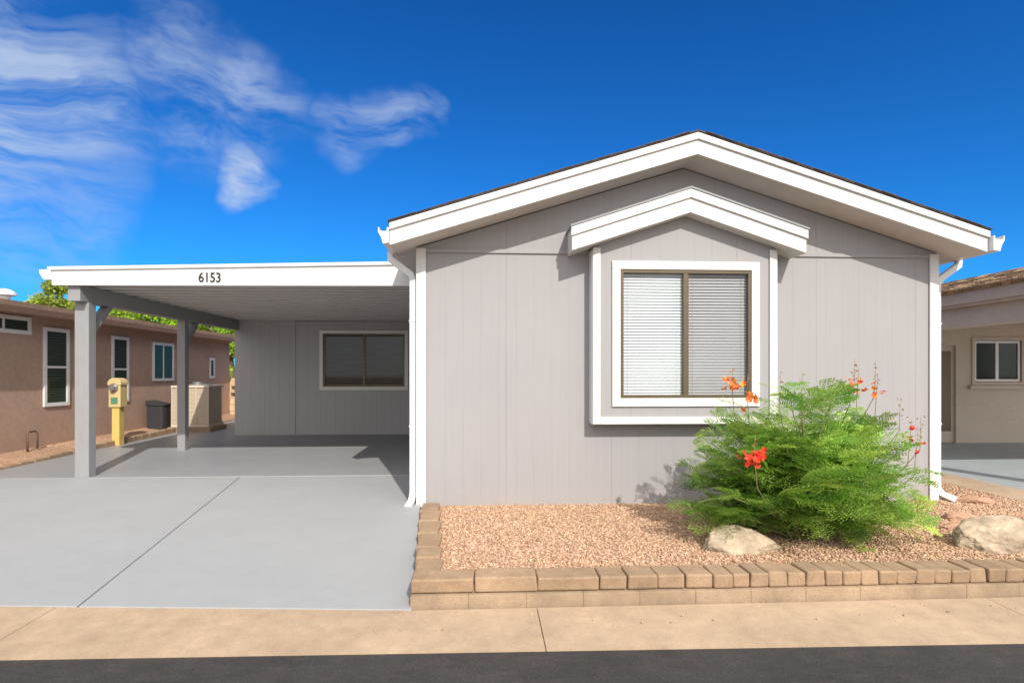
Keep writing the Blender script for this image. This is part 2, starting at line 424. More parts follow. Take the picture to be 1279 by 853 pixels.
d = MB().rtube([(-1.04,6.57,3.0),(-1.04,6.57,2.92),(-.80,6.57,2.74),(-.785,6.57,2.66),(-.785,6.57,.25),(-.80,6.5,.16),(-.83,6.40,.13)], .075, .06)
d.box(-.83,-.735,6.535,6.605,2.2,2.22).box(-.83,-.735,6.535,6.605,1.0,1.02)
make(d, 'downspout', 'whitemetal', house, bevel=.006)
d = MB().rtube([(5.75,6.57,3.0),(5.75,6.57,2.92),(5.50,6.57,2.74),(5.475,6.57,2.66),(5.475,6.57,.25),(5.49,6.5,.17),(5.56,6.38,.13)], .075, .06)
d.box(5.425,5.52,6.535,6.605,2.2,2.22).box(5.425,5.52,6.535,6.605,1.0,1.02)
make(d, 'downspout', 'whitemetal', house, bevel=.006)
t = MB().box(XL-.02, -.63, 6.475, 6.498, .10, 3.03).box(XL-.02, XL-.002, 6.498, 6.59, .10, 3.02)
make(t, 'corner_trim', 'white', house, bevel=.003)
t = MB().box(5.32, XR+.02, 6.475, 6.498, .10, 3.03).box(XR+.002, XR+.02, 6.498, 6.59, .10, 3.02)
make(t, 'corner_trim', 'white', house, bevel=.003)
make(MB().box(-.628, 5.318, 6.480, 6.4985, 2.985, 3.028), 'batten', 'wall', house, bevel=.003)

BY = 6.32; BC = 2.30
zb = lambda x: 3.648 - .33*abs(x-BC)
def wall_open(mb, x0, x1, y0, y1, z0, ztop, ox0, ox1, oz0, oz1, cx=None, zf=None):
    mb.box(x0, ox0, y0, y1, z0, oz1); mb.box(ox1, x1, y0, y1, z0, oz1); mb.box(ox0, ox1, y0, y1, z0, oz0)
    if zf: mb.prism([(x0, oz1), (x1, oz1), (x1, zf(x1)), (cx, zf(cx)), (x0, zf(x0))], 'Y', y0, y1)
    else: mb.box(x0, x1, y0, y1, oz1, ztop)
b_ = MB()
OX0, OX1, OZ0, OZ1 = 1.555, 3.065, 1.335, 2.785
wall_open(b_, 1.26, 3.35, BY, BY+.08, 1.06, 0, OX0, OX1, OZ0, OZ1, BC, lambda x: zb(x)-.262)
b_.box(1.26, 1.30, BY+.08, 6.499, 1.06, 3.0).box(3.31, 3.35, BY+.08, 6.499, 1.06, 3.0).box(1.26, 3.35, BY+.08, 6.499, 1.02, 1.06)
bay = make(b_, 'bay', 'wall', house)
t = MB()
t.box(1.245, 1.33, BY-.022, BY-.001, 1.045, 3.02).box(3.275, 3.36, BY-.022, BY-.001, 1.045, 3.02).box(1.331, 3.274, BY-.022, BY-.001, 1.045, 1.125)
t.box(1.235, 1.258, BY-.0, 6.498, 1.045, 3.0).box(3.352, 3.375, BY-.0, 6.498, 1.045, 3.0)
make(t, 'trim', 'white', bay, bevel=.003)
BL, BR = .985, 3.615
br_ = chev(6.15, 6.4985, 0, -.26, BL, BR, zb, BC)
make(br_, 'gable_trim', 'white', bay, bevel=.004)
make(chev(6.128, 6.1485, -.001, -.10, BL-.012, BR+.012, zb, BC), 'fascia', 'white', bay, bevel=.004)
make(chev(6.118, 6.4985, .022, .001, BL-.02, BR+.02, zb, BC), 'roof', 'post', bay)

win = MB()
def casing(mb, x0, x1, z0, z1, w, y0, y1):
    mb.box(x0, x1, y0, y1, z1-w, z1); mb.box(x0, x1, y0, y1, z0, z0+w)
    mb.box(x0, x0+w, y0, y1, z0+w+.0005, z1-w-.0005); mb.box(x1-w, x1, y0, y1, z0+w+.0005, z1-w-.0005)
casing(win, 1.462, 3.158, 1.242, 2.878, .095, BY-.024, BY-.001)
window = make(win, 'window', 'white', house, bevel=.004)
f = MB(); casing(f, OX0+.003, OX1-.003, OZ0+.003, OZ1-.003, .035, BY-.012, BY+.03)
mx_ = (OX0+OX1)/2+.0
f.box(mx_-.03, mx_+.012, BY-.006, BY+.03, OZ0+.04, OZ1-.04).box(mx_+.014, mx_+.03, BY-.002, BY+.03, OZ0+.04, OZ1-.04)
make(f, 'frame', 'bronze', window)
make(MB().box(OX0+.04, mx_-.03, BY+.012, BY+.015, OZ0+.04, OZ1-.04), 'pane', 'glass', window)
make(MB().box(mx_+.03, OX1-.04, BY+.010, BY+.013, OZ0+.04, OZ1-.04), 'pane', 'screen', window)
def blind(x0, x1, y, z0, z1, pitch=.0245, mat='blind', par=None):
    mb = MB(); z = z0; h = pitch*.84
    while z < z1:
        mb.hexa([(x0,y,z),(x1,y,z),(x1,y+.010,z+h),(x0,y+.010,z+h),(x0,y+.002,z),(x1,y+.002,z),(x1,y+.012,z+h),(x0,y+.012,z+h)]); z += pitch
    for q in (.12, .88):
        xx = x0+(x1-x0)*q; mb.box(xx-.001, xx+.001, y-.003, y-.001, z0, z1)
    mb.box(x0, x1, y-.004, y+.03, z1, z1+.03)
    return make(mb, 'blind', mat, par)
blind(OX0+.01, mx_-.005, BY+.045, OZ0+.03, OZ1-.03, .0345, 'blind', window)
blind(mx_+.005, OX1-.01, BY+.045, OZ0+.03, OZ1-.03, .0345, 'blind', window)
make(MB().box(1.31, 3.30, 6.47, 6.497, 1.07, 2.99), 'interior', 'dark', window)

WY = 12.77
w = MB(); WX0, WX1, WZ0, WZ1 = -3.50, -1.71, 1.335, 2.51
wall_open(w, -4.09, XL-.004, WY, WY+.1, .2, 2.78, WX0, WX1, WZ0, WZ1)
w.box(-5.40, -4.095, WY-.012, 17, .2, 2.785)
w.box(-4.09, XL-.004, WY+.3, 17, .2, 2.775)
make(w, 'wing_wall', 'wing', house)
win = MB(); casing(win, WX0-.075, WX1+.075, WZ0-.075, WZ1+.075, .075, WY-.022, WY-.001)
w2 = make(win, 'window', 'vinyl', house, bevel=.004)
f = MB(); casing(f, WX0+.003, WX1-.003, WZ0+.003, WZ1-.003, .035, WY+.002, WY+.06)
mx2 = (WX0+WX1)/2; f.box(mx2-.025, mx2+.025, WY+.004, WY+.05, WZ0+.04, WZ1-.04)
make(f, 'frame', 'bronze', w2)
make(MB().box(WX0+.04, mx2-.026, WY+.026, WY+.03, WZ0+.04, WZ1-.04), 'pane', 'glassd', w2)
make(MB().box(mx2+.026, WX1-.04, WY+.026, WY+.03, WZ0+.04, WZ1-.04), 'pane', 'glassd', w2)
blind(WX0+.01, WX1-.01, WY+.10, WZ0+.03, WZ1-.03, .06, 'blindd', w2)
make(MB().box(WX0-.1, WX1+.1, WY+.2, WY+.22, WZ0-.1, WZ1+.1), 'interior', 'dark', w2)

# ------------------------------------------------------------ carport
cp = empty('carport', (-3.1, 8.0, .22), 'flat-roofed carport with white fascia and grey posts beside the house', 'carport')
FY = 7.75
c = MB().box(-5.58, XL-.006, FY+.04, 17.2, 2.91, 2.96)
yy = FY+.1
while yy < 17:
    c.box(-5.56, XL-.008, yy, yy+.08, 2.79, 2.912); yy += .3048
make(c, 'roof', 'ceil', cp, bevel=.004)
fa = MB().hexa([(-5.62,FY,2.77),(XL-.01,FY,2.80),(XL-.01,FY+.035,2.80),(-5.62,FY+.035,2.77),
                (-5.62,FY,3.0),(XL-.01,FY,3.125),(XL-.01,FY+.035,3.125),(-5.62,FY+.035,3.0)])
make(fa, 'fascia', 'white', cp, bevel=.004)
fa = MB().hexa([(-5.66,FY-.025,2.965),(XL-.01,FY-.025,3.09),(XL-.01,FY+.05,3.09),(-5.66,FY+.05,2.965),
                (-5.66,FY-.025,3.01),(XL-.01,FY-.025,3.135),(XL-.01,FY+.05,3.135),(-5.66,FY+.05,3.01)])
make(fa, 'trim', 'whitemetal', cp, bevel=.003)
make(MB().prism([(-5.62,2.84),(-5.62,2.97),(-5.76,2.97),(-5.76,2.93),(-5.72,2.86),(-5.70,2.84)], 'Y', FY-.02, 17.2), 'gutter', 'whitemetal', cp)
make(MB().box(-5.46, -5.30, FY+.06, WY-.02, 2.575, 2.788), 'beam', 'post', cp, bevel=.006)
pm = MB().box(-5.47, -5.285, 7.95, 8.10, .18, 2.573)
make(pm, 'post', 'post', cp, bevel=.008)
make(MB().prism([(8.102, 2.12), (8.102, 2.24), (8.42, 2.573), (8.55, 2.573)], 'X', -5.44, -5.33), 'brace', 'post', cp, bevel=.004)
make(MB().box(-5.455, -5.315, 10.50, 10.64, .2, 2.573), 'post', 'post', cp, bevel=.008)
make(MB().prism([(10.642, 2.12), (10.642, 2.24), (10.93, 2.573), (11.06, 2.573)], 'X', -5.44, -5.33), 'brace', 'post', cp, bevel=.004)
cu = bpy.data.curves.new('house_number', 'FONT'); cu.body = '6153'; cu.size = .18; cu.extrude = .006; cu.align_x = 'CENTER'; cu.space_character = .96
to = bpy.data.objects.new('tmp', cu); COL.objects.link(to)
bpy.context.view_layer.update()
me = bpy.data.meshes.new_from_object(to.evaluated_get(bpy.context.evaluated_depsgraph_get()))
bpy.data.objects.remove(to)
Rm = Matrix.Translation((-3.60, FY-.007, 2.83)) @ Euler((math.radians(90), 0, 0)).to_matrix().to_4x4() @ Matrix.Diagonal((.86, 1, 1, 1))
me.transform(Rm); me.materials.clear(); me.materials.append(M['num'])
hn = bpy.data.objects.new('house_number', me); COL.objects.link(hn); attach(hn, cp)
hn['label'] = 'black house number reading 6153'

# ------------------------------------------------------------ brown neighbouring house
NX = -7.6
nh = empty('house', (-9.5, 12, .4), 'brown stucco single-storey house with white framed windows', 'house')
make(MB().box(-12.5, NX, 4.5, 17.6, 0, 2.62), 'wall', 'stucco', nh)
RZ = 3.10
make(MB().hexa([(-7.16,4.1,2.66),(-7.16,18,2.66),(-10.4,18,RZ),(-10.4,4.1,RZ),(-7.16,4.1,2.74),(-7.16,18,2.74),(-10.4,18,RZ+.08),(-10.4,4.1,RZ+.08)])
     .hexa([(-10.4,4.1,RZ),(-10.4,18,RZ),(-13.6,18,2.66),(-13.6,4.1,2.66),(-10.4,4.1,RZ+.08),(-10.4,18,RZ+.08),(-13.6,18,2.74),(-13.6,4.1,2.74)]), 'roof', 'tilebrown', nh)
make(MB().box(-7.19,-7.15,4.1,18,2.56,2.658), 'fascia', 'trimb', nh)
make(MB().box(-7.6,-7.191,4.1,18,2.60,2.62), 'soffit', 'stucco', nh)
def nwin(y0, y1, z0, z1, mid=None, double=False):
    mb = MB(); w_ = .065; xo = NX+.03
    mb.box(NX-.01, xo, y0, y1, z1-w_, z1).box(NX-.01, xo, y0, y1, z0, z0+w_).box(NX-.01, xo, y0, y0+w_, z0+w_, z1-w_).box(NX-.01, xo, y1-w_, y1, z0+w_, z1-w_)
    if mid == 'h': mb.box(NX-.01, xo-.008, y0+w_, y1-w_, (z0+z1)/2-.02, (z0+z1)/2+.02)
    if mid == 'v': mb.box(NX-.01, xo-.008, (y0+y1)/2-.02, (y0+y1)/2+.02, z0+w_, z1-w_)
    wn = make(mb, 'window', 'vinyl', nh, bevel=.004)
    bl = MB(); z = z0+w_+.01
    while z < z1-w_: bl.box(NX+.0015, NX+.004, y0+w_, y1-w_, z, z+.035); z += .045
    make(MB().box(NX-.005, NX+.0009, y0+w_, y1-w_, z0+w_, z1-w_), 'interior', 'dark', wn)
    make(bl, 'blind', 'blindg', wn)
    make(MB().box(NX+.008, NX+.011, y0+w_, y1-w_, z0+w_, z1-w_), 'pane', 'glassn', wn)
nwin(8.9, 10.0, 2.27, 2.56, 'v'); nwin(10.28, 10.89, 1.04, 2.43, 'h'); nwin(12.1, 12.66, 1.03, 2.40, 'h')
nwin(13.55, 14.45, 1.45, 2.36, 'v'); nwin(16.3, 16.6, 1.5, 2.07)
pp = MB().tube([(-7.45,9.75,.34),(-7.45,9.75,.62),(-7.45,9.79,.66),(-7.45,9.92,.66),(-7.45,9.96,.62),(-7.45,9.96,.36)], .016, 8)
make(pp, 'pipe', 'trimb', nh, smooth=True)
rv = MB().cyl((-9.3,11.6,2.95), .10, .2, 'Z', 20)
for k in range(5):
    a0, a1 = k*math.pi/10, (k+1)*math.pi/10
    rv.cyl((-9.3,11.6,3.15+.13*math.sin(a0)), .20*math.cos(a0), .13*(math.sin(a1)-math.sin(a0)), 'Z', 20, max(.001, .20*math.cos(a1)))
make(rv, 'roof_vent', 'whitemetal', nh)

UX = .22
up = empty('utility_pedestal', (-7.15+UX, 11.3, .3), 'yellow-tan electric meter pedestal standing in the gravel', 'electric meter')
make(MB().box(-7.24+UX,-7.10+UX,11.19,11.35,.25,.98), 'cabinet', 'yel', up, bevel=.01)
make(MB().box(-7.28+UX,-7.06+UX,11.16,11.38,.982,1.40), 'meter_box', 'tanm', up, bevel=.012)
make(MB().prism([(-7.17+UX+.125*math.cos(a), 1.43+.11*math.sin(a)) for a in [k*math.pi/12 for k in range(13)]] + [(-7.295+UX, 1.402), (-7.045+UX, 1.402)], 'Y', 11.15, 11.39), 'hood', 'tanm', up, bevel=.006)
make(MB().cyl((-7.17+UX,11.148,1.36), .075, -.03, 'Y', 24).cyl((-7.17+UX,11.117,1.36), .055, -.05, 'Y', 24), 'meter', 'greym', up)
make(MB().box(-7.23+UX,-7.11+UX,11.150,11.158,1.05,1.17), 'label_plate', 'grn', up)
ac = empty('air_conditioner', (-6.7, 13.7, .4), 'beige outdoor air conditioner with louvred sides on a pad', 'air conditioner')
make(MB().box(-7.15,-6.2,13.35,14.2,.25,.40), 'pad', 'ledge', ac, bevel=.01)
make(MB().box(-7.06,-6.29,13.44,14.11,.401,1.30).box(-7.1,-6.25,13.4,14.15,1.301,1.35).box(-7.1,-6.25,13.4,14.15,.4015,.46), 'casing', 'acm', ac, bevel=.006)
lv = MB(); z = .48
while z < 1.28:
    lv.box(-7.08,-6.27,13.42,13.438,z,z+.018).box(-6.288,-6.27,13.44,14.12,z,z+.018); z += .03
for xx in (-7.09,-6.83,-6.55,-6.28): lv.box(xx,xx+.02,13.405,13.42,.461,1.30)
make(lv, 'louver', 'acm', ac)
make(MB().cyl((-6.68,13.78,1.351), .33, .03, 'Z', 28).cyl((-6.68,13.78,1.382), .12, .05, 'Z', 20), 'fan_grille', 'greym', ac)
bn = empty('utility_box', (-7.35, 13.4, .38), 'low dark grey utility box standing against the brown wall', 'utility box')
make(MB().box(-7.52,-7.18,13.2,13.55,.36,.90), 'body', 'binp', bn, bevel=.015)
make(MB().prism([(-7.54,.901),(-7.16,.901),(-7.16,.93),(-7.54,1.02)], 'Y', 13.18, 13.57), 'lid', 'binp', bn, bevel=.01)
bw = MB()
for r in range(6):
    xx = -7.6 - (r % 2)*.2
    while xx < -5.4:
        z0 = .3+r*.2
        if r in (3, 4):
            bw.box(xx+.004, xx+.05, 17.6, 17.78, z0+.004, z0+.196).box(xx+.35, xx+.396, 17.6, 17.78, z0+.004, z0+.196).box(xx+.05, xx+.35, 17.6, 17.78, z0+.004, z0+.04).box(xx+.05, xx+.35, 17.6, 17.78, z0+.16, z0+.196).box(xx+.17,xx+.23,17.6,17.78,z0+.04,z0+.16)
        else: bw.box(xx+.004, xx+.396, 17.6, 17.78, z0+.004, z0+.196)
        xx += .4
bw.box(-8.0,-5.3,17.63,17.75,.1,.32)
o = make(bw, 'block_wall', 'block', bevel=.004); o['label'] = 'low tan block wall with open breeze blocks'; o['category'] = 'wall'

# ------------------------------------------------------------ beige neighbouring house
rh = empty('house', (10.5, 12, .1), 'beige stucco house with tile roof and open carport', 'house')
w = MB(); RWY = 12.0
w.box(9.6, 10.05, RWY, RWY+.15, .05, 2.7); w.box(10.45, 10.85, RWY, RWY+.15, .05, 2.7)
w.box(10.05, 10.45, RWY, RWY+.15, 2.25, 2.7)
w.box(10.85, 11.98, RWY, RWY+.15, 2.38, 2.7).box(10.85, 11.98, RWY, RWY+.15, .05, 1.42).box(11.98, 14.2, RWY, RWY+.15, .05, 2.7)
w.box(8.2, 14.2, RWY+.4, 20, .05, 2.7); w.box(8.2, 9.6, RWY+.0, RWY+.39, .05, 2.7)
make(w, 'wall', 'stuccob', rh)
win = MB(); casing(win, 10.80, 12.03, 1.37, 2.43, .07, RWY-.03, RWY-.001); win.box(10.72, 12.1, RWY-.08, RWY-.002, 1.28, 1.365)
rw = make(win, 'window', 'stuccob', rh, bevel=.004)
f = MB(); casing(f, 10.88, 11.95, 1.45, 2.35, .05, RWY+.01, RWY+.05); f.box(11.38, 11.45, RWY+.012, RWY+.05, 1.49, 2.31); make(f, 'frame', 'vinyl', rw)
make(MB().box(10.9, 11.93, RWY+.028, RWY+.032, 1.47, 2.33), 'pane', 'glassn', rw)
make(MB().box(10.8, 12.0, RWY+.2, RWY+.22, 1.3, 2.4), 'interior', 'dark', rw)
dr = make(MB().box(10.05, 10.45, RWY+.06, RWY+.10, .1, 2.25), 'door', 'stuccob', rh); dr['label'] = 'tan entry door with dark screen'
make(MB().box(10.12, 10.38, RWY+.05, RWY+.059, .35, 2.12), 'screen', 'bronze', dr)
SLP = .24
def zq(x): return 2.93 + SLP*(x-7.7)
make(MB().hexa([(7.66,6.4,zq(7.66)),(10.9,6.4,zq(10.9)),(10.9,20,zq(10.9)),(7.66,20,zq(7.66)),(7.66,6.4,zq(7.66)+.05),(10.9,6.4,zq(10.9)+.05),(10.9,20,zq(10.9)+.05),(7.66,20,zq(7.66)+.05)])
    .hexa([(10.9,6.4,zq(10.9)),(14.4,6.4,zq(7.66)),(14.4,20,zq(7.66)),(10.9,20,zq(10.9)),(10.9,6.4,zq(10.9)+.05),(14.4,6.4,zq(7.66)+.05),(14.4,20,zq(7.66)+.05),(10.9,20,zq(10.9)+.05)]), 'roof', 'tile', rh)
rt = MB()
for row in range(9):
    x0_ = 7.60 + row*.37; yy = 6.42 + (row % 2)*.11
    while yy < 15:
        wv = .215; zz = random.uniform(-.006, .006)
        f0 = lambda X: zq(X)+.052+zz
        rt.hexa([(x0_,yy+.004,f0(x0_)),(x0_+.40,yy+.004,f0(x0_+.40)-.02),(x0_+.40,yy+wv,f0(x0_+.40)-.02),(x0_,yy+wv,f0(x0_)),
                 (x0_,yy+.004,f0(x0_)+.03),(x0_+.40,yy+.004,f0(x0_+.40)+.008),(x0_+.40,yy+wv,f0(x0_+.40)+.008),(x0_,yy+wv,f0(x0_)+.03)])
        yy += .22
make(rt, 'tile_course', 'tile', rh)
make(MB().box(7.70,7.74,6.4,20,2.74,2.925), 'fascia', 'stuccob', rh, bevel=.004)
make(MB().box(7.86,8.10,6.5,11.99,2.38,2.70), 'beam', 'stuccob', rh, bevel=.01)
make(MB().box(7.741,14.3,6.45,11.99,2.70,2.74), 'ceiling', 'stuccob', rh)
make(MB().box(7.86,8.10,6.6,6.84,.1,2.379), 'post', 'stuccob', rh, bevel=.01)

# ------------------------------------------------------------ shrub
def rotz(a): c, s = math.cos(a), math.sin(a); return np.array([[c,-s,0],[s,c,0],[0,0,1]])
def frond_template():
    V = []; F = []
    def quad(p, d, L, W, up):
        s = np.cross(d, up); s /= (np.linalg.norm(s)+1e-9)
        o = len(V)
        V.extend([p, p+d*L*.5+s*W, p+d*L, p+d*L*.5-s*W]); F.append((o, o+1, o+2, o+3))
    up = np.array([0, 0, 1.])
    N = 7
    for i in range(N):
        x = .22+.78*i/(N-1); z = -.32*x*x
        base = np.array([x, 0, z])
        L = .34*math.sin(math.pi*(.25+.62*(i/(N-1))))+.09
        for sgn in (-1, 1):
            ang = math.radians(58 - 18*i/(N-1)+random.uniform(-7, 7))*sgn
            dr = np.array([math.cos(ang), math.sin(ang), random.uniform(-.28, .06)]); dr /= np.linalg.norm(dr)
            for j in range(6):
                q = base + dr*L*(.12+.88*j/5)
                q[2] -= .05*(j/5)**2
                for s2 in (-1, 1):
                    a2 = ang + s2*math.radians(62)
                    d2 = np.array([math.cos(a2), math.sin(a2), random.uniform(-.35, .3)]); d2 /= np.linalg.norm(d2)
                    quad(q, d2, .078, .026, up)
    o = len(V)
    for i in range(5):
        x = i/4; z = -.32*x*x
        V.extend([np.array([x, .006, z]), np.array([x, -.006, z])])
    for i in range(4): F.append((o+2*i, o+2*i+2, o+2*i+3, o+2*i+1))
    return np.array(V), np.array(F)
TEMPL = [frond_template() for _ in range(6)]
SB = np.array([2.92, 5.02, .12])
shrub = empty('shrub', tuple(SB), 'feathery green shrub with orange-red flowers growing in gravel', 'shrub')
stems = MB(); LV = []; LF = []; LC = []; off = 0
for sidx in range(100):
    az = random.uniform(0, 2*math.pi)
    low = sidx % 3 == 0
    spread = random.uniform(.6, 1.0) if low else math.sqrt(random.random())
    hx, hy = 0.90*spread*math.cos(az), 0.62*spread*math.sin(az)
    if hx > 0: hx *= .92
    H = random.uniform(.12, .50) if low else (1.22 - .60*spread**2.4)*random.uniform(.62, 1.14)
    pts = []
    b0 = SB + np.array([random.uniform(-.14, .14), random.uniform(-.08, .08), 0])
    for k in range(9):
        t_ = k/8
        pts.append(b0 + np.array([hx*t_**1.15, hy*t_**1.15, H*(t_**.8)]) + np.array([random.uniform(-.012, .012), random.uniform(-.012, .012), 0]))
    stems.tube([tuple(p) for p in pts], [.011*(1-t/9.5)+.002 for t in range(9)], 5)
    shade = random.uniform(.72, 1.30)
    for k in range(12):
        t_ = random.uniform(.22, 1.0)**.8 if k else 1.0
        i0 = min(7, int(t_*8)); fr = t_*8-i0
        p = pts[i0]*(1-fr) + pts[i0+1]*fr
        a = random.uniform(0, 2*math.pi) if random.random() < .35 else az+random.gauss(0, .8)
        pitch = random.uniform(.0, 1.0)
        Lf = random.uniform(.20, .34)
        R = rotz(a) @ np.array([[math.cos(pitch),0,-math.sin(pitch)],[0,1,0],[math.sin(pitch),0,math.cos(pitch)]])
        roll = random.gauss(0, .4); Rr = np.array([[1,0,0],[0,math.cos(roll),-math.sin(roll)],[0,math.sin(roll),math.cos(roll)]])
        FV, FF = random.choice(TEMPL)
        V = (FV*Lf) @ (R@Rr).T + p
        V[:, 2] = np.maximum(V[:, 2], .135)
        V[:, 1] = np.minimum(V[:, 1], 6.46)
        LV.append(V); LF.append(FF+off); off += len(V)
        g = random.random()**1.1
        col = np.array([.16, .36, .05])*(1-g) + np.array([.44, .60, .11])*g
        leafvar = np.repeat(rng.uniform(.75, 1.25, (len(V)//4+3)), 4)[:len(V), None]
        LC.append(np.tile(col*shade*random.uniform(.85, 1.15), (len(V), 1))*leafvar)
make(stems, 'stem', 'stemg', shrub, smooth=True)
np_mesh('foliage', np.concatenate(LV), 4, np.concatenate(LF).ravel(), np.concatenate(LC), 'leaf', shrub)

FLV = []; FLF = []; FLC = []; off = 0; stalk = MB()
def blossom(c, r, colA, colB):
    global off
    nP = 5
    tilt = np.array(Euler((random.uniform(-1.2, 1.2), random.uniform(-1.2, 1.2), random.uniform(0, 6))).to_matrix())
    for k in range(nP):
        a = 2*math.pi*k/nP
        d = np.array([math.cos(a), math.sin(a), .35]); s = np.array([-math.sin(a), math.cos(a), 0])
        V = np.array([[0,0,0], d*r*.6+s*r*.42, d*r+np.array([0,0,r*.15]), d*r*.6-s*r*.42]) @ tilt.T + c
        FLV.append(V); FLF.append(np.array([[0,1,2,3]])+off); off += 4
        cc = np.array(colA) if random.random() < .65 else np.array(colB)
        FLC.append(np.tile(cc*random.uniform(.8, 1.15), (4, 1)))
clusters = [
 (2.12,4.72,1.50,9,.06,0),(2.29,4.80,1.44,8,.055,0),(2.14,4.36,.96,26,.05,1),
 (3.42,5.0,1.50,8,.06,0),(3.60,5.0,1.44,7,.055,0),(3.92,5.0,1.02,4,.03,1),(3.98,5.0,.92,2,.03,1)]
for (cx_, cy_, cz_, nn, sp, red) in clusters:
    A = (.80, .035, .02) if red else (.85, .15, .03); B = (.85, .09, .02) if red else (.9, .38, .05)
    stalk.tube([(SB[0]+(cx_-SB[0])*.6, SB[1]+(cy_-SB[1])*.6, cz_-.55), (cx_*.97+SB[0]*.03, cy_, cz_-.25), (cx_, cy_, cz_+.02), (cx_+.01, cy_, cz_+.17)], [.005, .004, .003, .0015], 5)
    for _ in range(nn):
        blossom(np.array([cx_, cy_, cz_]) + rng.normal(0, sp, 3)*[1, 1, .9], random.uniform(.026, .038), A, B)
    for _ in range(6):
        q = np.array([cx_, cy_, cz_+.1]) + rng.normal(0, .02, 3)*[1, 1, 2.5]
        blossom(q, .009, (.55, .10, .03), (.5, .2, .05))
for (cx_, cy_, cz_) in [(2.75,5.1,1.50),(2.9,5.0,1.50),(3.16,5.0,1.42),(3.9,5.1,1.28),(4.1,5.1,1.1),(3.46,5.1,1.62),(3.66,5.1,1.60)]:
    stalk.tube([(SB[0]+(cx_-SB[0])*.75, cy_, cz_-.5), (cx_-.01, cy_, cz_-.2), (cx_, cy_, cz_+.12)], [.005, .004, .0015], 5)
    for k in range(10):
        blossom(np.array([cx_, cy_, cz_-.1+.022*k]) + rng.normal(0, .012, 3), .010, (.35, .10, .04), (.25, .22, .06))
make(stalk, 'flower_stalk', 'stemg', shrub, smooth=True)
np_mesh('flower', np.concatenate(FLV), 4, np.concatenate(FLF).ravel(), np.concatenate(FLC), 'petal', shrub)

# ------------------------------------------------------------ stones
from mathutils import noise as mn
def rock(name, c, s, seed, mat, label, sm=.92):
    bm = bmesh.new(); bmesh.ops.create_icosphere(bm, subdivisions=5, radius=1)
    rs = random.Random(seed)
    planes = [(Vector((rs.uniform(-1,1), rs.uniform(-1,1), rs.uniform(-.4,1))).normalized(), rs.uniform(.6, .85)) for _ in range(13)]
    for v in bm.verts:
        p = v.co.copy()
        q = p*1.1 + Vector((seed*3.1, seed, 0))
        p = p*(1 + .35*mn.noise(q))
        for nrm, dd in planes:
            k = p.dot(nrm) - dd
            if k > 0: p -= nrm*k*sm
        p *= 1 + .06*mn.noise(q*3) + .035*mn.noise(q*8) + .02*mn.noise(q*20)
        v.co = Vector((p.x*s[0], p.y*s[1], p.z*s[2])) + Vector(c)
    me = bpy.data.meshes.new(name); bm.to_mesh(me); bm.free()
    me.materials.append(M[mat]); o = bpy.data.objects.new(name, me); COL.objects.link(o)
    o['label'] = label; o['category'] = 'rock'
    return o
rock('boulder', (2.22, 4.72, .14), (.42, .2, .17), 3, 'rock', 'low tan boulder on gravel in front of the shrub')
rock('boulder', (4.46, 4.68, .17), (.46, .26, .25), 8, 'rock', 'large rounded tan boulder on gravel beside the edging', .7)
rock('flat_stone', (4.95, 5.6, .14), (.24, .16, .045), 5, 'flag', 'flat reddish stone lying on gravel')
rock('flat_stone', (4.62, 5.25, .14), (.2, .13, .05), 11, 'flag', 'flat reddish stone lying on gravel')
rock('flat_stone', (5.75, 6.35, .14), (.22, .15, .04), 13, 'flag', 'flat reddish stone lying on gravel')

# ------------------------------------------------------------ trees
def tree(loc, H, R, seed, nclump, label, hue):
    rs = random.Random(seed); r2 = np.random.default_rng(seed)
    e_ = empty('tree', loc, label, 'tree')
    tk = MB(); top = Vector(loc)+Vector((0, 0, H*.55))
    tk.tube([loc, (loc[0]+.1, loc[1], loc[2]+H*.3), tuple(top)], [.2, .15, .1], 8)
    cs = []
    for i in range(nclump):
        a = rs.uniform(0, 6.28); rr = R*math.sqrt(rs.random())*.85
        z = H*rs.uniform(.45, .95) - (rr/R)**2*H*.2
        c = Vector((loc[0]+rr*math.cos(a), loc[1]+rr*math.sin(a)*.8, loc[2]+z)); cs.append(c)
        if i % 2 == 0: tk.tube([tuple(top), tuple((top+c)/2+Vector((0,0,.1))), tuple(c)], [.07, .045, .015], 6)
    make(tk, 'trunk', 'bark', e_, smooth=True)
    LV = []; C = []
    for c in cs:
        m_ = 650; rad = rs.uniform(.35, .6)*R*.6
        dv_ = r2.normal(0, 1, (m_, 3)); dv_ /= np.linalg.norm(dv_, axis=1)[:, None]
        p = np.array(c) + dv_*(rad*r2.random((m_, 1))**.45)*[1, 1, .75]
        u = r2.normal(0, 1, (m_, 3)); u /= np.linalg.norm(u, axis=1)[:, None]
        w_ = np.cross(u, r2.normal(0, 1, (m_, 3))); w_ /= np.linalg.norm(w_, axis=1)[:, None]
        L = r2.uniform(.08, .17, (m_, 1))
        q = np.stack([p, p+u*L*.5+w_*L*.3, p+u*L, p+u*L*.5-w_*L*.3], 1)
        LV.append(q.reshape(-1, 3)); cc = np.array(hue)*rs.uniform(.65, 1.3)
        C.append(np.repeat(cc*r2.uniform(.7, 1.3, (m_, 1)), 4, axis=0))
    V = np.concatenate(LV); np_mesh('crown', V, 4, np.arange(len(V)), np.concatenate(C), 'leaf', e_)
tree((-13.7, 25, 0), 6.0, 2.2, 3, 40, 'bushy green tree behind the brown house', (.34, .50, .05))
tree((-10.8, 25, 0), 5.2, 2.0, 5, 34, 'bushy green tree behind the brown house', (.28, .45, .05))
tree((-16.4, 23, 0), 5.7, 1.5, 9, 22, 'yellow-green tree rising over the tiled roof', (.42, .52, .07))

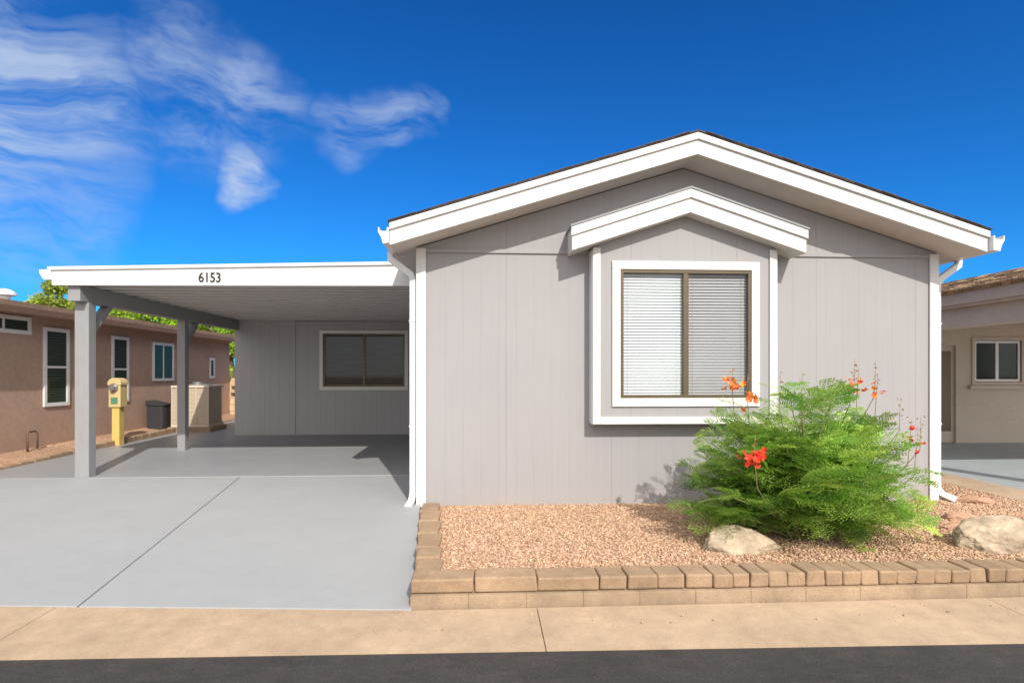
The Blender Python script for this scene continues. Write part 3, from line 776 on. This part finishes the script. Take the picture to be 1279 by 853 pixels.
# ------------------------------------------------------------ light and sky
d = Vector((-.30, 1.0, -.82)).normalized()
sun = bpy.data.lights.new('sun', 'SUN'); sun.energy = 4.4; sun.angle = math.radians(.6); sun.color = (1, .94, .86)
so = bpy.data.objects.new('sun', sun); COL.objects.link(so); so.rotation_euler = d.to_track_quat('-Z', 'Y').to_euler()
so.location = (6, -12, 12)
elev = math.asin(-d.z); az = math.atan2(-d.x, -d.y)
w = bpy.data.worlds.new('World'); sc.world = w; w.use_nodes = True
nt = w.node_tree; nt.nodes.clear()
out = nt.nodes.new('ShaderNodeOutputWorld'); bg = nt.nodes.new('ShaderNodeBackground')
sky = nt.nodes.new('ShaderNodeTexSky'); sky.sky_type = 'NISHITA'; sky.sun_disc = False
sky.sun_elevation = elev; sky.sun_rotation = az; sky.altitude = 400; sky.air_density = 1.0; sky.dust_density = .3; sky.ozone_density = 2.0
tc = nt.nodes.new('ShaderNodeTexCoord')
tint = mix(nt, sky.outputs[0], (.10, .66, 1.30), 1.0, 'MULTIPLY')
sp = nt.nodes.new('ShaderNodeSeparateXYZ'); nt.links.new(tc.outputs['Generated'], sp.inputs[0])
mrz = nt.nodes.new('ShaderNodeMapRange'); nt.links.new(sp.outputs[2], mrz.inputs[0])
mrz.inputs[1].default_value = .12; mrz.inputs[2].default_value = .60; mrz.inputs[3].default_value = 0; mrz.inputs[4].default_value = 1
tint = mix(nt, tint, mix(nt, (1, 1, 1), (.60, .70, .80), mrz.outputs[0]), 1.0, 'MULTIPLY')
wnz = nt.nodes.new('ShaderNodeTexNoise'); wnz.inputs['Scale'].default_value = 4.5; wnz.inputs['Detail'].default_value = 4
nt.links.new(tc.outputs['Generated'], wnz.inputs['Vector'])
vs = nt.nodes.new('ShaderNodeVectorMath'); vs.operation = 'SUBTRACT'; nt.links.new(wnz.outputs['Color'], vs.inputs[0]); vs.inputs[1].default_value = (.5, .5, .5)
vk = nt.nodes.new('ShaderNodeVectorMath'); vk.operation = 'MULTIPLY'; nt.links.new(vs.outputs[0], vk.inputs[0]); vk.inputs[1].default_value = (.30, .1, .14)
va = nt.nodes.new('ShaderNodeVectorMath'); va.operation = 'ADD'; nt.links.new(tc.outputs['Generated'], va.inputs[0]); nt.links.new(vk.outputs[0], va.inputs[1])
vn = nt.nodes.new('ShaderNodeVectorMath'); vn.operation = 'NORMALIZE'; nt.links.new(va.outputs[0], vn.inputs[0])
def dotmask(dirv, c0, c1, warp=False):
    vm = nt.nodes.new('ShaderNodeVectorMath'); vm.operation = 'DOT_PRODUCT'
    nt.links.new(vn.outputs[0] if warp else tc.outputs['Generated'], vm.inputs[0]); vm.inputs[1].default_value = tuple(Vector(dirv).normalized())
    mr = nt.nodes.new('ShaderNodeMapRange'); mr.interpolation_type = 'SMOOTHSTEP'
    nt.links.new(vm.outputs['Value'], mr.inputs[0]); mr.inputs[1].default_value = c0; mr.inputs[2].default_value = c1
    return mr.outputs[0]
sunside_fill = dotmask(tuple(-d), 0.0, .9)
tint = mix(nt, tint, (14, 13.4, 12.6), mth(nt, 'MULTIPLY', sunside_fill, .95))  # bright haze added to the sky behind the camera as neutral fill light
ms = None
for dv_, r0, k in (((-.66,.68,.34), 13, 1.0), ((-.60,.76,.22), 8, .40), ((-.44,.82,.40), 8, .50), ((-.34,.86,.41), 5.5, .62), ((-.22,.90,.375), 3.6, .55), ((-.17,.905,.395), 3.4, .62), ((-.12,.91,.415), 3.0, .5), ((-.374,.874,.300), 3.0, 1.0)):
    v = mth(nt, 'MULTIPLY', dotmask(dv_, math.cos(math.radians(r0)), 1.0, True), k)
    ms = v if ms is None else mth(nt, 'MAXIMUM', ms, v)
def wn(scale, rot, ms_, det, dist):
    mp = nt.nodes.new('ShaderNodeMapping'); mp.inputs['Rotation'].default_value = rot; mp.inputs['Scale'].default_value = ms_
    nt.links.new(vn.outputs[0], mp.inputs[0])
    n = nt.nodes.new('ShaderNodeTexNoise'); n.inputs['Scale'].default_value = scale; n.inputs['Detail'].default_value = det
    n.inputs['Roughness'].default_value = .6; n.inputs['Distortion'].default_value = dist
    nt.links.new(mp.outputs[0], n.inputs['Vector']); return n.outputs['Fac']
n1 = wn(4.5, (0, -.30, .1), (1, 1, 3.4), 8, .2)
n2 = wn(12.0, (0, -.30, .1), (1, 1, 4.0), 7, .2)
nn = mth(nt, 'ADD', mth(nt, 'MULTIPLY', n1, .6), mth(nt, 'MULTIPLY', n2, .4))
mr = nt.nodes.new('ShaderNodeMapRange'); mr.interpolation_type = 'SMOOTHSTEP'
nt.links.new(nn, mr.inputs[0]); mr.inputs[1].default_value = .36; mr.inputs[2].default_value = .68
cf = mth(nt, 'MULTIPLY', mr.outputs[0], ms)
c = mix(nt, tint, (4.4, 5.3, 6.8), mth(nt, 'MINIMUM', cf, .8))
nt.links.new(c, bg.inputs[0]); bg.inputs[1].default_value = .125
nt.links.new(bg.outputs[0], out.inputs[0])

# ------------------------------------------------------------ camera
cam = bpy.data.cameras.new('camera'); co = bpy.data.objects.new('camera', cam); COL.objects.link(co)
cam.sensor_width = 36; cam.lens = 36*710/1279
cam.shift_y = 41.5/1279
cam.clip_end = 2000; cam.clip_start = .05
co.location = (0, 0, 1.6); co.rotation_euler = (math.radians(90), 0, -math.atan(.0535))
sc.camera = co
sc.view_settings.view_transform = 'Standard'; sc.view_settings.look = 'None'; sc.view_settings.exposure = 0
